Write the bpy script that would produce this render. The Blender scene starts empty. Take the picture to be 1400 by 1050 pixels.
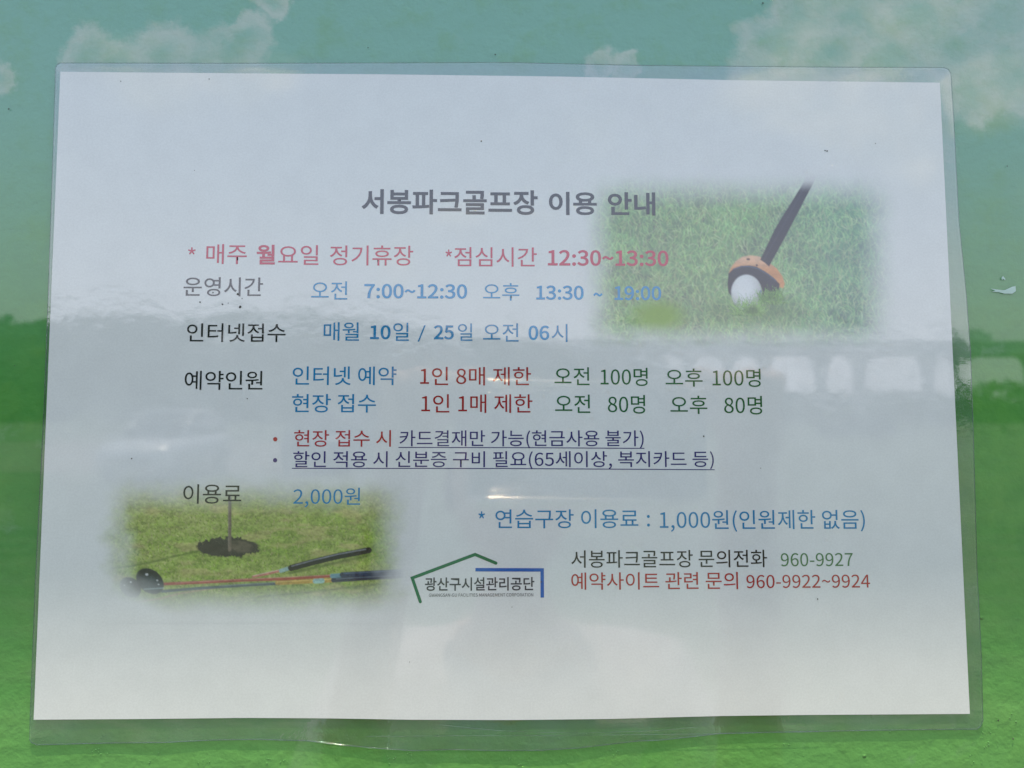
import bpy, bmesh, math, random, os
import numpy as np
from mathutils import Matrix, Vector, noise

# ------------------------------------------------------------------ camera, world, sun, exposure
S = bpy.context.scene
COL = S.collection
R = math.radians
S.view_settings.view_transform = 'Standard'
S.view_settings.look = 'None'
S.view_settings.gamma = 1.0
S.view_settings.exposure = 0.0
S.cycles.transparent_max_bounces = 24
S.cycles.max_bounces = 8
S.cycles.glossy_bounces = 5
S.cycles.sample_clamp_indirect = 0.0
S.cycles.blur_glossy = 0.2

LEAN = R(2.1)                       # the board leans forward a little, its face looks slightly down
BOARD = Matrix.Translation((0, 0, 1.58)) @ Matrix.Rotation(R(90) + LEAN, 4, 'X')
F, CX, CY = 1050.0, 700.0, 525.0    # focal length in photograph pixels

ca = R(-4.325); cb = R(1.293); cc = R(0.006)
ROT = Matrix.Rotation(cc, 3, 'Z') @ Matrix.Rotation(ca, 3, 'X') @ Matrix.Rotation(cb, 3, 'Y')
CPOS = Vector((-0.00406, -0.01803, 0.25096))
cam_d = bpy.data.cameras.new('camera')
cam = bpy.data.objects.new('camera', cam_d)
COL.objects.link(cam)
cam.matrix_world = BOARD @ Matrix.Translation(CPOS) @ ROT.transposed().to_4x4()
cam_d.sensor_width = 36.0
cam_d.lens = 27.0
cam_d.clip_start = 0.01
cam_d.clip_end = 3000.0
cam_d.dof.use_dof = True
cam_d.dof.focus_distance = 0.2475
cam_d.dof.aperture_fstop = 15.0
S.camera = cam

SUN_EL, SUN_AZ = 74.5, 6.0          # azimuth: degrees to the left of straight behind the photographer
w = bpy.data.worlds.new('World')
S.world = w
w.use_nodes = True
wt = w.node_tree
for n in list(wt.nodes): wt.nodes.remove(n)
def N(t, kind, **kw):
    n = t.nodes.new(kind)
    for k, v in kw.items():
        if k.startswith('i_'):
            key = k[2:]
            n.inputs[int(key) if key.isdigit() else key.replace('_', ' ')].default_value = v
        else: setattr(n, k, v)
    return n
def math_(t, op, a, b=None, c=None, clamp=False):
    n = t.nodes.new('ShaderNodeMath'); n.operation = op; n.use_clamp = clamp
    for i, v in enumerate((a, b, c)):
        if v is None: continue
        if isinstance(v, (int, float)): n.inputs[i].default_value = v
        else: t.links.new(v, n.inputs[i])
    return n.outputs[0]
def mixc(t, fac, a, b):
    n = t.nodes.new('ShaderNodeMix'); n.data_type = 'RGBA'
    for i, v in ((0, fac), (6, a), (7, b)):
        if isinstance(v, (int, float)): n.inputs[i].default_value = v
        elif isinstance(v, tuple): n.inputs[i].default_value = (*v, 1) if len(v) == 3 else v
        else: t.links.new(v, n.inputs[i])
    return n.outputs[2]
def noise_(t, vec, scale, detail=4, rough=.5, dist=0, out=0):
    n = t.nodes.new('ShaderNodeTexNoise')
    if vec is not None: t.links.new(vec, n.inputs['Vector'])
    n.inputs['Scale'].default_value = scale; n.inputs['Detail'].default_value = detail
    n.inputs['Roughness'].default_value = rough; n.inputs['Distortion'].default_value = dist
    return n.outputs[out]
def ramp(t, v, lo, hi, a=0.0, b=1.0, smooth=True):
    n = t.nodes.new('ShaderNodeMapRange')
    if smooth: n.interpolation_type = 'SMOOTHSTEP'
    t.links.new(v, n.inputs[0])
    for i, q in ((1, lo), (2, hi), (3, a), (4, b)): n.inputs[i].default_value = q
    return n.outputs[0]

sky = N(wt, 'ShaderNodeTexSky', sky_type='NISHITA', sun_disc=False, sun_elevation=R(SUN_EL), sun_rotation=R(180 + SUN_AZ),
        altitude=50, air_density=1.0, dust_density=3.0, ozone_density=1.0)
geo = N(wt, 'ShaderNodeTexCoord')
nrm = N(wt, 'ShaderNodeVectorMath', operation='NORMALIZE'); wt.links.new(geo.outputs['Generated'], nrm.inputs[0])
D = nrm.outputs[0]
sep = N(wt, 'ShaderNodeSeparateXYZ'); wt.links.new(D, sep.inputs[0])
# cumulus: billowy noise, thresholded, fullest low in the sky as on a hazy summer day
mp = N(wt, 'ShaderNodeMapping'); wt.links.new(D, mp.inputs[0]); mp.inputs['Scale'].default_value = (1, 1, 1.7); mp.inputs['Location'].default_value = (3.1, 1.7, .4)
warp = noise_(wt, mp.outputs[0], 2.2, 2, .5, out=1)
wv = N(wt, 'ShaderNodeVectorMath', operation='MULTIPLY_ADD'); wt.links.new(warp, wv.inputs[0]); wv.inputs[1].default_value = (.22, .22, .22); wt.links.new(mp.outputs[0], wv.inputs[2])
big = noise_(wt, wv.outputs[0], 5.5, 7, .55)
def blob(az, el, r0, amp):
    a, e = R(az), R(el)
    dv = (math.sin(a) * math.cos(e), -math.cos(a) * math.cos(e), math.sin(e))
    dt = N(wt, 'ShaderNodeVectorMath', operation='DOT_PRODUCT'); wt.links.new(D, dt.inputs[0]); dt.inputs[1].default_value = dv
    return ramp(wt, dt.outputs['Value'], math.cos(R(r0)), 1.0, 0, amp)
field = math_(wt, 'ADD', math_(wt, 'MULTIPLY', big, 1.25), -.185)
for az, el, r0, amp in ((28, 24.5, 9, .26), (21, 21.5, 5.5, .13), (-25, 22.5, 5, .2), (-17.5, 22.3, 4, .17), (-12, 24, 4, .12), (5, 20, 6, .12), (34, 17, 8, .12), (-6, 12, 14, .07), (150, 30, 40, .2), (-110, 35, 40, .2)):
    field = math_(wt, 'ADD', field, blob(az, el, r0, amp))
cov = ramp(wt, field, .54, .76)
shade = noise_(wt, wv.outputs[0], 13, 6, .6)
cloudc = mixc(wt, ramp(wt, shade, .38, .62), (1.25, 1.45, 1.65), (2.5, 2.4, 2.15))
# low haze whitening the horizon
hz = ramp(wt, sep.outputs[2], 0.0, .6, .85, .40)
hazec = mixc(wt, ramp(wt, sep.outputs[2], .05, .5), (1.50, 1.49, 1.62), (.98, 1.22, 1.72))
skys = N(wt, 'ShaderNodeVectorMath', operation='SCALE'); wt.links.new(sky.outputs[0], skys.inputs[0]); skys.inputs['Scale'].default_value = 1.0
bg1 = N(wt, 'ShaderNodeBackground'); wt.links.new(skys.outputs[0], bg1.inputs[0]); bg1.inputs[1].default_value = 0.15
bgh = N(wt, 'ShaderNodeBackground'); wt.links.new(hazec, bgh.inputs[0]); bgh.inputs[1].default_value = 1.0
bgc = N(wt, 'ShaderNodeBackground'); wt.links.new(cloudc, bgc.inputs[0]); bgc.inputs[1].default_value = .72
m1 = N(wt, 'ShaderNodeMixShader'); wt.links.new(hz, m1.inputs[0]); wt.links.new(bg1.outputs[0], m1.inputs[1]); wt.links.new(bgh.outputs[0], m1.inputs[2])
m2 = N(wt, 'ShaderNodeMixShader'); wt.links.new(math_(wt, 'MULTIPLY', cov, .55), m2.inputs[0]); wt.links.new(m1.outputs[0], m2.inputs[1]); wt.links.new(bgc.outputs[0], m2.inputs[2])
wo = N(wt, 'ShaderNodeOutputWorld'); wt.links.new(m2.outputs[0], wo.inputs[0])

sd = bpy.data.lights.new('sun', 'SUN'); sd.energy = 4.9; sd.angle = R(0.53); sd.color = (1.0, .86, .66)
sun = bpy.data.objects.new('sun', sd); COL.objects.link(sun)
to_sun = Vector((-math.sin(R(SUN_AZ)) * math.cos(R(SUN_EL)), -math.cos(R(SUN_AZ)) * math.cos(R(SUN_EL)), math.sin(R(SUN_EL))))
sun.rotation_euler = to_sun.to_track_quat('Z', 'Y').to_euler()

rnd = random.Random(7)

# ------------------------------------------------------------------ helpers
def tag(o, label=None, cat=None, group=None, kind=None):
    if label: o['label'] = label
    if cat: o['category'] = cat
    if group: o['group'] = group
    if kind: o['kind'] = kind
    return o
def link(o, parent=None, mat=None, matrix=None):
    COL.objects.link(o)
    if parent is not None: o.parent = parent
    if matrix is not None: o.matrix_world = matrix
    if mat is not None:
        o.data.materials.clear(); o.data.materials.append(mat)
    return o
def empty(name, matrix=None, loc=None, rz=0):
    o = bpy.data.objects.new(name, None); COL.objects.link(o); o.empty_display_size = .05
    if matrix is not None: o.matrix_world = matrix
    if loc is not None: o.location = loc; o.rotation_euler = (0, 0, rz)
    return o
def mesh(name, verts, faces, mat, parent=None, smooth=False):
    me = bpy.data.meshes.new(name); me.from_pydata([tuple(v) for v in verts], [], faces); me.update()
    if smooth: me.polygons.foreach_set('use_smooth', [True] * len(me.polygons))
    o = bpy.data.objects.new(name, me)
    return link(o, parent, mat)
def bm_obj(name, bm, mat, parent=None, smooth=False):
    bmesh.ops.recalc_face_normals(bm, faces=bm.faces)
    me = bpy.data.meshes.new(name); bm.to_mesh(me); bm.free()
    if smooth: me.polygons.foreach_set('use_smooth', [True] * len(me.polygons))
    o = bpy.data.objects.new(name, me)
    return link(o, parent, mat)
def box(bm, c, s, bevel=0, rot=None, seg=2):
    r = bmesh.ops.create_cube(bm, size=1.0)
    vs = r['verts']
    bmesh.ops.scale(bm, vec=s, verts=vs)
    if bevel:
        es = list({e for v in vs for e in v.link_edges})
        q = bmesh.ops.bevel(bm, geom=es, offset=bevel, segments=seg, affect='EDGES', profile=.5)
        vs = list({v for f in q['faces'] for v in f.verts} | {v for v in vs if v.is_valid})
    if rot is not None: bmesh.ops.transform(bm, matrix=rot, verts=vs)
    bmesh.ops.translate(bm, vec=c, verts=vs)
    return vs
def tube(bm, a, b, r0, r1=None, n=12):
    a, b = Vector(a), Vector(b); d = b - a
    r = bmesh.ops.create_cone(bm, cap_ends=True, segments=n, radius1=r0, radius2=r1 if r1 is not None else r0, depth=d.length)
    m = Matrix.Translation((a + b) / 2) @ d.to_track_quat('Z', 'Y').to_matrix().to_4x4()
    bmesh.ops.transform(bm, matrix=m, verts=r['verts'])
    return r['verts']

# photograph pixel -> point on the plane of the board (board coordinates, metres)
RT = ROT.transposed()
def onb(px, py, wz=0.0):
    d = RT @ Vector(((px - CX) / F, -(py - CY) / F, -1.0))
    t = (wz - CPOS.z) / d.z
    return CPOS.x + d.x * t, CPOS.y + d.y * t
PW = 0.0007                           # paper stands under 1 mm in front of the board

# ------------------------------------------------------------------ materials
def new_mat(name):
    m = bpy.data.materials.new(name); m.use_nodes = True
    t = m.node_tree
    for n in list(t.nodes): t.nodes.remove(n)
    return m, t
def finish(t, sh):
    o = t.nodes.new('ShaderNodeOutputMaterial'); t.links.new(sh, o.inputs[0])
def bump(t, h, strength, dist, normal=None):
    b = t.nodes.new('ShaderNodeBump'); b.inputs['Strength'].default_value = strength; b.inputs['Distance'].default_value = dist
    t.links.new(h, b.inputs['Height'])
    if normal is not None: t.links.new(normal, b.inputs['Normal'])
    return b.outputs[0]
def simple(name, col, rough=.6, metal=0, nscale=8, var=.12, bstr=.2, bdist=.002, ior=1.45):
    m, t = new_mat(name)
    tc = N(t, 'ShaderNodeTexCoord')
    a = noise_(t, tc.outputs['Object'], nscale, 5)
    c = mixc(t, a, tuple(x * (1 - var) for x in col), tuple(min(1, x * (1 + var)) for x in col))
    p = N(t, 'ShaderNodeBsdfPrincipled'); t.links.new(c, p.inputs['Base Color'])
    p.inputs['Metallic'].default_value = metal; p.inputs['IOR'].default_value = ior
    t.links.new(ramp(t, a, .2, .8, rough * .85, min(1, rough * 1.15)), p.inputs['Roughness'])
    if bstr: t.links.new(bump(t, a, bstr, bdist), p.inputs['Normal'])
    finish(t, p.outputs[0])
    return m

# film of the laminate: shared ripple of the plastic, in board coordinates
def laminate_normal(t, k=1.0):
    tc = N(t, 'ShaderNodeTexCoord')
    P = tc.outputs['Object']
    n1 = noise_(t, P, 330, 3, .55)                 # orange peel, about 3 mm
    n2 = noise_(t, P, 60, 2, .5)                   # slow waves
    mask = ramp(t, noise_(t, P, 28, 2), .42, .62, .25, 1.0)
    h1 = math_(t, 'MULTIPLY', n1, mask)
    b = bump(t, n2, 1.0, .00010 * k)
    b = bump(t, h1, 1.0, 1.2e-04 * k, b)
    return P, b
def printed(name, col=None, attr=None, grain=.035):
    """matte print on paper under a clear glossy laminate: a rippled film face and a smooth outer face"""
    m, t = new_mat(name)
    P, nb = laminate_normal(t)
    if attr:
        a = N(t, 'ShaderNodeAttribute'); a.attribute_name = attr; c0 = a.outputs['Color']
    else:
        rgb = N(t, 'ShaderNodeRGB'); rgb.outputs[0].default_value = (*col, 1); c0 = rgb.outputs[0]
    fib = noise_(t, P, 1600, 3, .7)
    mot = noise_(t, P, 90, 4, .6)
    f = math_(t, 'ADD', ramp(t, fib, .3, .7, 1 - grain, 1 + grain), ramp(t, mot, .3, .7, -.02, .02))
    sc = N(t, 'ShaderNodeVectorMath', operation='SCALE'); t.links.new(c0, sc.inputs[0]); t.links.new(f, sc.inputs['Scale'])
    p = N(t, 'ShaderNodeBsdfPrincipled'); t.links.new(sc.outputs[0], p.inputs['Base Color'])
    p.inputs['Roughness'].default_value = .02; p.inputs['IOR'].default_value = 1.72
    t.links.new(nb, p.inputs['Coat Normal'])
    p.inputs['Coat Weight'].default_value = 1.0; p.inputs['Coat Roughness'].default_value = .04; p.inputs['Coat IOR'].default_value = 1.65
    finish(t, p.outputs[0])
    return m
PAPER = (.752, .788, .782)
m_paper = printed('laminated paper', PAPER)
m_pic = printed('laminated printed picture', attr='print')
def film_mat(name, haze, F0=.125, tint=(.985, .99, .99, 1)):
    m, t = new_mat(name)
    P, nb = laminate_normal(t, .35)
    lw = N(t, 'ShaderNodeLayerWeight'); lw.inputs['Blend'].default_value = .5; t.links.new(nb, lw.inputs['Normal'])
    fr5 = math_(t, 'POWER', lw.outputs['Facing'], 5.0)
    frn = math_(t, 'MULTIPLY_ADD', fr5, .93, F0)
    tr = N(t, 'ShaderNodeBsdfTransparent'); tr.inputs[0].default_value = tint
    gl = N(t, 'ShaderNodeBsdfGlossy'); gl.inputs['Roughness'].default_value = .03; t.links.new(nb, gl.inputs['Normal'])
    df = N(t, 'ShaderNodeBsdfDiffuse'); df.inputs[0].default_value = (.60, .86, 1.0, 1)
    m0 = N(t, 'ShaderNodeMixShader')
    hzn = ramp(t, noise_(t, P, 55, 4, .6), .35, .7, haze * .5, haze * 1.5)
    t.links.new(hzn, m0.inputs[0]); t.links.new(tr.outputs[0], m0.inputs[1]); t.links.new(df.outputs[0], m0.inputs[2])
    m1 = N(t, 'ShaderNodeMixShader'); t.links.new(frn, m1.inputs[0]); t.links.new(m0.outputs[0], m1.inputs[1]); t.links.new(gl.outputs[0], m1.inputs[2])
    finish(t, m1.outputs[0])
    return m
m_film = film_mat('clear laminating film', .02)
m_rim = film_mat('cut edge of the film', .06, .10, (.62, .68, .64, 1))

CLOUDS = [(122, 82, 40), (160, 105, 42), (226, 78, 42), (200, 110, 50), (318, 70, 38), (300, 112, 60), (372, 4, 22), (335, 44, 24), (-4, 108, 24),
          (1062, 62, 44), (1095, 18, 40), (1040, 100, 40), (1135, 72, 42), (1165, 20, 45), (1215, 75, 50), (1250, 20, 50), (1300, 60, 60), (1370, 20, 50), (1395, 95, 55), (1330, 125, 45),
          (818, 92, 22), (858, 94, 20)]
m_board, t = new_mat('glossy printed backdrop board')
tc = N(t, 'ShaderNodeTexCoord'); P = tc.outputs['Object']
peel = noise_(t, P, 210, 4, .6); mid = noise_(t, P, 70, 4, .6); lowf = noise_(t, P, 9, 3)
vor = N(t, 'ShaderNodeTexVoronoi'); vor.inputs['Scale'].default_value = 120; t.links.new(P, vor.inputs['Vector'])
vd = ramp(t, vor.outputs['Distance'], 0.0, .10, 1, 0)
spot = math_(t, 'MULTIPLY', vd, ramp(t, noise_(t, P, 32, 2), .60, .66))
c = mixc(t, ramp(t, lowf, .3, .7), (.066, .275, .054), (.100, .325, .064))
c = mixc(t, ramp(t, noise_(t, P, 150, 5, .65), .35, .7, 0, .35), c, (.045, .22, .05))
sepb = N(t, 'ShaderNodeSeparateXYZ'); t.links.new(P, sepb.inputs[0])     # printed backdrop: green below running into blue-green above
c = mixc(t, ramp(t, sepb.outputs[1], -.13, -.05, .6, 0), c, (.165, .42, .105))  # lighter green towards the bottom
c = mixc(t, ramp(t, sepb.outputs[1], -.01, .118), c, (.17, .42, .31))
# clouds of the printed backdrop: billows round fixed centres, pale upper rims and greener undersides
P2 = N(t, 'ShaderNodeCombineXYZ'); t.links.new(sepb.outputs[0], P2.inputs[0]); t.links.new(sepb.outputs[1], P2.inputs[1])
wn = noise_(t, P2.outputs[0], 70, 5, .6, out=1)
wp = N(t, 'ShaderNodeVectorMath', operation='MULTIPLY_ADD'); t.links.new(wn, wp.inputs[0]); wp.inputs[1].default_value = (.014, .014, 0); t.links.new(P2.outputs[0], wp.inputs[2])
fsum = None
for px, py, rp in CLOUDS:
    u, v_ = onb(px, py)
    dn = N(t, 'ShaderNodeVectorMath', operation='DISTANCE'); t.links.new(wp.outputs[0], dn.inputs[0]); dn.inputs[1].default_value = (u + .007, v_ + .007, 0)
    q = ramp(t, dn.outputs['Value'], 0, rp * .00026 * 1.7, 1.0, 0.0, False)
    fsum = q if fsum is None else math_(t, 'SMOOTH_MAX', fsum, q, .25)
fb = noise_(t, wp.outputs[0], 75, 6, .55)
fld = math_(t, 'ADD', fsum, math_(t, 'MULTIPLY', math_(t, 'SUBTRACT', fb, .5), .65))
cm = math_(t, 'MULTIPLY', ramp(t, fld, .24, .50), ramp(t, fld, .45, 1.05, 1.0, .35))
cm = math_(t, 'MULTIPLY', cm, ramp(t, noise_(t, wp.outputs[0], 60, 5, .55), .34, .62, .5, 1.0))
c = mixc(t, cm, c, (.43, .55, .46))
c = mixc(t, ramp(t, mid, .45, .75, 0, .35), c, (.13, .34, .07))
p = N(t, 'ShaderNodeBsdfPrincipled'); t.links.new(c, p.inputs['Base Color'])
p.inputs['Roughness'].default_value = .5; p.inputs['IOR'].default_value = 1.2
h = math_(t, 'ADD', math_(t, 'MULTIPLY', peel, .5), math_(t, 'MULTIPLY', mid, 1.0))
h = math_(t, 'ADD', h, math_(t, 'MULTIPLY', spot, .8))
t.links.new(bump(t, h, 1.0, .0009), p.inputs['Normal'])
p.inputs['Coat Weight'].default_value = 1.0; p.inputs['Coat Roughness'].default_value = .02; p.inputs['Coat IOR'].default_value = 1.85
finish(t, p.outputs[0])

m_steel = simple('brushed metal frame', (.55, .56, .57), .35, 1.0, 30)
m_roof = simple('dark painted roof sheet', (.12, .16, .13), .5)
m_post = simple('grey painted post', (.35, .36, .36), .5)

# ------------------------------------------------------------------ the setting behind the photographer
m_lawn, t = new_mat('mown lawn')
tc = N(t, 'ShaderNodeTexCoord'); P = tc.outputs['Object']
sx = N(t, 'ShaderNodeSeparateXYZ'); t.links.new(P, sx.inputs[0])
wob = noise_(t, P, .12, 2)
st = math_(t, 'SINE', math_(t, 'ADD', math_(t, 'MULTIPLY', sx.outputs[1], 1.05), math_(t, 'MULTIPLY', wob, 4.0)))
g = mixc(t, ramp(t, st, -.5, .5), (.072, .108, .065), (.110, .150, .085))
g = mixc(t, ramp(t, noise_(t, P, 1.4, 6, .6), .4, .7), g, (.125, .14, .095))
st2 = math_(t, 'SINE', math_(t, 'ADD', math_(t, 'MULTIPLY', sx.outputs[1], 7.5), math_(t, 'MULTIPLY', noise_(t, P, .5, 3), 9.0)))
g = mixc(t, ramp(t, math_(t, 'MULTIPLY', st2, noise_(t, P, .9, 3)), .0, .5, 0, .55), g, (.17, .20, .14))
p = N(t, 'ShaderNodeBsdfPrincipled'); t.links.new(g, p.inputs['Base Color']); p.inputs['Roughness'].default_value = .85
t.links.new(bump(t, noise_(t, P, 40, 4), .6, .03), p.inputs['Normal'])
finish(t, p.outputs[0])
gv, gf = [], []
GN = 60
for j in range(GN + 1):
    for i in range(GN + 1):
        gv.append(((i / GN - .5) * 1600, 400 - j / GN * 1600, 0))
for j in range(GN):
    for i in range(GN):
        a = j * (GN + 1) + i; gf.append((a, a + GN + 1, a + GN + 2, a + 1))
tag(mesh('ground', gv, gf, m_lawn), kind='structure')
m_gravel = simple('pale gravel', (.21, .20, .175), .9, 0, 3, .2, .6, .02)
def sheet(name, pts, z, mat):
    return tag(mesh(name, [(x, y, z) for x, y in pts], [tuple(range(len(pts)))], mat), kind='structure')
sheet('parking_lot', [(-70, -20.5), (-4.2, -20.5), (-7.5, -43), (-80, -42)], .004, m_gravel)
# wooded ridge
RIDGE = [(-900, 395), (-400, 405), (0, 422), (45, 441), (110, 428), (160, 423), (250, 430), (420, 417), (500, 431), (600, 446), (700, 461), (800, 469), (900, 500), (1000, 535), (1500, 548), (2000, 540), (2600, 548)]
RD = 190.0
def ridge_z(x):
    px = 677 + x / RD * 1050
    for (a, ya), (b, yb) in zip(RIDGE, RIDGE[1:]):
        if a <= px <= b:
            return 1.56 + (565 - (ya + (yb - ya) * (px - a) / (b - a))) / 1050 * RD
    return 1.56 + 20 / 1050 * RD
m_hill = simple('wooded hillside soil', (.06, .085, .05), .9, 0, .2, .3, 0)
hv, hf = [], []
xs = [(-300 + i * 5.0) for i in range(131)]
prof = [(-60, 0), (-40, .35), (-20, .72), (0, .93), (25, .8), (60, .3), (100, 0)]
for x in xs:
    top = ridge_z(x)
    for dy, f in prof:
        hv.append((x, -RD - dy + 0, max(-.3, f * (top - .5) - (0.3 if f == 0 else 0))))
for i in range(len(xs) - 1):
    for j in range(len(prof) - 1):
        a = i * len(prof) + j; hf.append((a, a + 1, a + len(prof) + 1, a + len(prof)))
tag(mesh('wooded_hill', hv, hf, m_hill, smooth=True), kind='structure')
def leafmat(name, lo, hi, sc=1.0):
    m, t = new_mat(name)
    tc = N(t, 'ShaderNodeTexCoord')
    a = noise_(t, tc.outputs['Object'], sc, 3)
    c = mixc(t, ramp(t, a, .3, .7), lo, hi)
    d = N(t, 'ShaderNodeBsdfDiffuse'); t.links.new(c, d.inputs[0])
    tl = N(t, 'ShaderNodeBsdfTranslucent'); t.links.new(c, tl.inputs[0])
    mx = N(t, 'ShaderNodeMixShader'); mx.inputs[0].default_value = .3
    t.links.new(d.outputs[0], mx.inputs[1]); t.links.new(tl.outputs[0], mx.inputs[2])
    finish(t, mx.outputs[0]); return m
m_far = leafmat('far woodland leaves', (.07, .11, .07), (.11, .15, .09), .15)  # greens paled in the colour itself, standing in for distance haze
m_leaf = leafmat('leaves', (.04, .085, .025), (.08, .14, .035), .8)
m_bark = simple('bark', (.12, .09, .07), .9, 0, 12, .3, .5, .02)
def clumps(rs, centres, leaf, per):
    v, f = [], []
    for (cx, cy, cz, r) in centres:
        for _ in range(per):
            while True:
                q = Vector((rs.uniform(-1, 1), rs.uniform(-1, 1), rs.uniform(-1, 1)))
                if .2 < q.length < 1: break
            q = q * r * (.75 + .5 * noise.noise(Vector((cx, cy, cz)) + q * 2))
            c = Vector((cx, cy, cz)) + Vector((q.x, q.y, q.z * .8))
            n = Vector((rs.gauss(0, 1), rs.gauss(0, 1), rs.gauss(0, 1))).normalized()
            a = n.orthogonal().normalized(); b = n.cross(a); s = leaf * rs.uniform(.6, 1.3)
            i = len(v)
            v += [c + a * s, c + b * s * .6, c - a * s, c - b * s * .6]; f.append((i, i + 1, i + 2, i + 3))
    return v, f
rs = random.Random(3)
cen = []
for _ in range(2700):
    x = rs.uniform(-230, 110); t_ = rs.random()
    top = ridge_z(x) - .8
    if top < 4: top = max(top, 3)
    dy = -60 + 62 * t_
    fz = np.interp(dy, [-60, -40, -20, 0, 25], [0, .35, .72, .93, .8]) * top
    cen.append((x, -RD - dy * -1 * -1 if False else -RD - dy, fz + rs.uniform(-.4, .5), rs.uniform(2.0, 3.8)))
v, f = clumps(rs, cen, 1.05, 34)
tag(mesh('woodland', v, f, m_far), 'distant green woodland covering the low ridge behind the photographer', 'woodland', kind='stuff')

# trees between the field and the viaduct
def tree(x, y, h, wd, seed, label):
    rs = random.Random(seed)
    root = tag(empty('broadleaf_tree', loc=(x, y, 0)), label, 'tree', 'trees below the viaduct')
    bm = bmesh.new(); tube(bm, (0, 0, 0), (0, 0, h * .55), .10 * h / 4, .05 * h / 4, 8)
    for k in range(4):
        a = k * 1.6 + rs.random(); tube(bm, (0, 0, h * (.3 + .05 * k)), (math.cos(a) * wd * .35, math.sin(a) * wd * .35, h * .7), .04 * h / 4, .015, 6)
    bm_obj('trunk', bm, m_bark, root)
    cs = []
    for k in range(13):
        a = rs.uniform(0, 6.28); r = rs.uniform(0, wd * .42)
        cs.append((math.cos(a) * r, math.sin(a) * r, h * rs.uniform(.28, .84), wd * rs.uniform(.16, .26)))
    v, f = clumps(rs, cs, .13 * h / 4, 110)
    mesh('crown', v, f, m_leaf, root)
tops = [(780, 548), (830, 540), (880, 545), (930, 538), (985, 546), (1030, 541), (1075, 548), (1120, 552), (1160, 556), (1210, 552), (1255, 542), (1300, 536), (1340, 522), (1385, 524), (1430, 530), (1500, 520)]
for i, (px, py) in enumerate(tops):
    Dm = 62 + (i * 37 % 9)
    x = (px - 677) / 1050 * Dm; h = 1.56 + (565 - py) / 1050 * Dm + .5
    ORD = 'first second third fourth fifth sixth seventh eighth ninth tenth eleventh twelfth thirteenth fourteenth fifteenth'.split()
    lab = 'small leafy tree below the viaduct, rightmost of the reflected row' if i == len(tops) - 1 else '%s leafy tree below the viaduct, %s from the left of the reflected row' % ('broader' if i in (12, 13) else 'small', ORD[i])
    tree(x, -Dm, h, 3.4 if i not in (12, 13) else 4.6, 50 + i,
         lab)

# viaduct
m_conc = simple('weathered concrete', (.42, .42, .41), .85, 0, .6, .2, .2, .02)
m_conc2 = simple('concrete parapet', (.38, .38, .37), .85, 0, .6, .2, .2, .02)
VD = 112.0
def vx(px): return (px - 677) / 1050 * VD
def vz(py): return 1.56 + (565 - py) / 1050 * VD
va = tag(empty('viaduct', loc=(vx(1100), -VD, 0)), 'long grey concrete viaduct on wide piers crossing the field edge', 'viaduct')
bm = bmesh.new(); box(bm, (vx(1500) - vx(1100), 0, (vz(471) + vz(484)) / 2), (vx(2250) - vx(760), 5, vz(471) - vz(484)), .15)
bm_obj('deck', bm, m_conc, va)
for sy in (2.4, -2.4):
    bm = bmesh.new(); box(bm, (vx(1500) - vx(1100), sy, vz(469) + .05), (vx(2250) - vx(760), .25, .75), .03)
    bm_obj('parapet', bm, m_conc2, va)
for px in (800, 850, 900, 945, 1000, 1050, 1129, 1182, 1279, 1324, 1425, 1520, 1640, 1770, 1910, 2060):
    x = vx(px) - vx(1100); zt = vz(484) - .02
    wd = .6 if px > 1100 else .45
    pr = [(-wd, 0), (-wd, zt - 3.2), (-wd - .15, zt - 1.6), (-wd - .6, zt - .6), (-wd - 1.5, zt), (wd + 1.5, zt), (wd + .6, zt - .6), (wd + .15, zt - 1.6), (wd, zt - 3.2), (wd, 0)]
    vv = [(x + a, .8, b) for a, b in pr] + [(x + a, -.8, b) for a, b in pr]; n = len(pr)
    ff = [tuple(range(n)), tuple(range(2 * n - 1, n - 1, -1))] + [(i, n + i, n + (i + 1) % n, (i + 1) % n) for i in range(n)]
    mesh('pier', vv, ff, m_conc, va)

# ------------------------------------------------------------------ vehicles
m_tyre = simple('tyre rubber', (.02, .02, .02), .8)
m_rimw = simple('wheel rim metal', (.5, .5, .5), .3, 1.0)
m_carglass = simple('tinted car glass', (.015, .02, .025), .06, 0, 4, .1, 0)
m_lamp = simple('headlamp lens', (.75, .77, .8), .08, 0, 4, .05, 0)
m_black = simple('black trim', (.03, .03, .03), .5)
m_silver = simple('silver car paint', (.62, .64, .66), .32, .35, 3, .03, 0)
m_navy = simple('dark blue car paint', (.03, .045, .08), .25, .2, 3, .03, 0)
m_white = simple('white car paint', (.75, .76, .76), .3, 0, 3, .03, 0)
def loft(name, stations, ring, mat, parent):
    """stations: x, half width, z bottom, z top, taper; ring gives a rounded section"""
    v, f = [], []
    for (x, hw, zb, zt, tp) in stations:
        for (a, b) in ring:
            ww = hw * (1 - tp * max(0, b)); v.append((x, a * ww, zb + (zt - zb) * (b * .5 + .5)))
    n = len(ring)
    for i in range(len(stations) - 1):
        for j in range(n):
            f.append((i * n + j, i * n + (j + 1) % n, (i + 1) * n + (j + 1) % n, (i + 1) * n + j))
    f.append(tuple(range(n - 1, -1, -1))); f.append(tuple((len(stations) - 1) * n + j for j in range(n)))
    return mesh(name, v, f, mat, parent, smooth=True)
RING = [(-.9, -1), (.9, -1), (1, -.75), (1.0, -.1), (.99, .5), (.93, .88), (.8, 1), (-.8, 1), (-.93, .88), (-.99, .5), (-1.0, -.1), (-1, -.75)]
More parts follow.
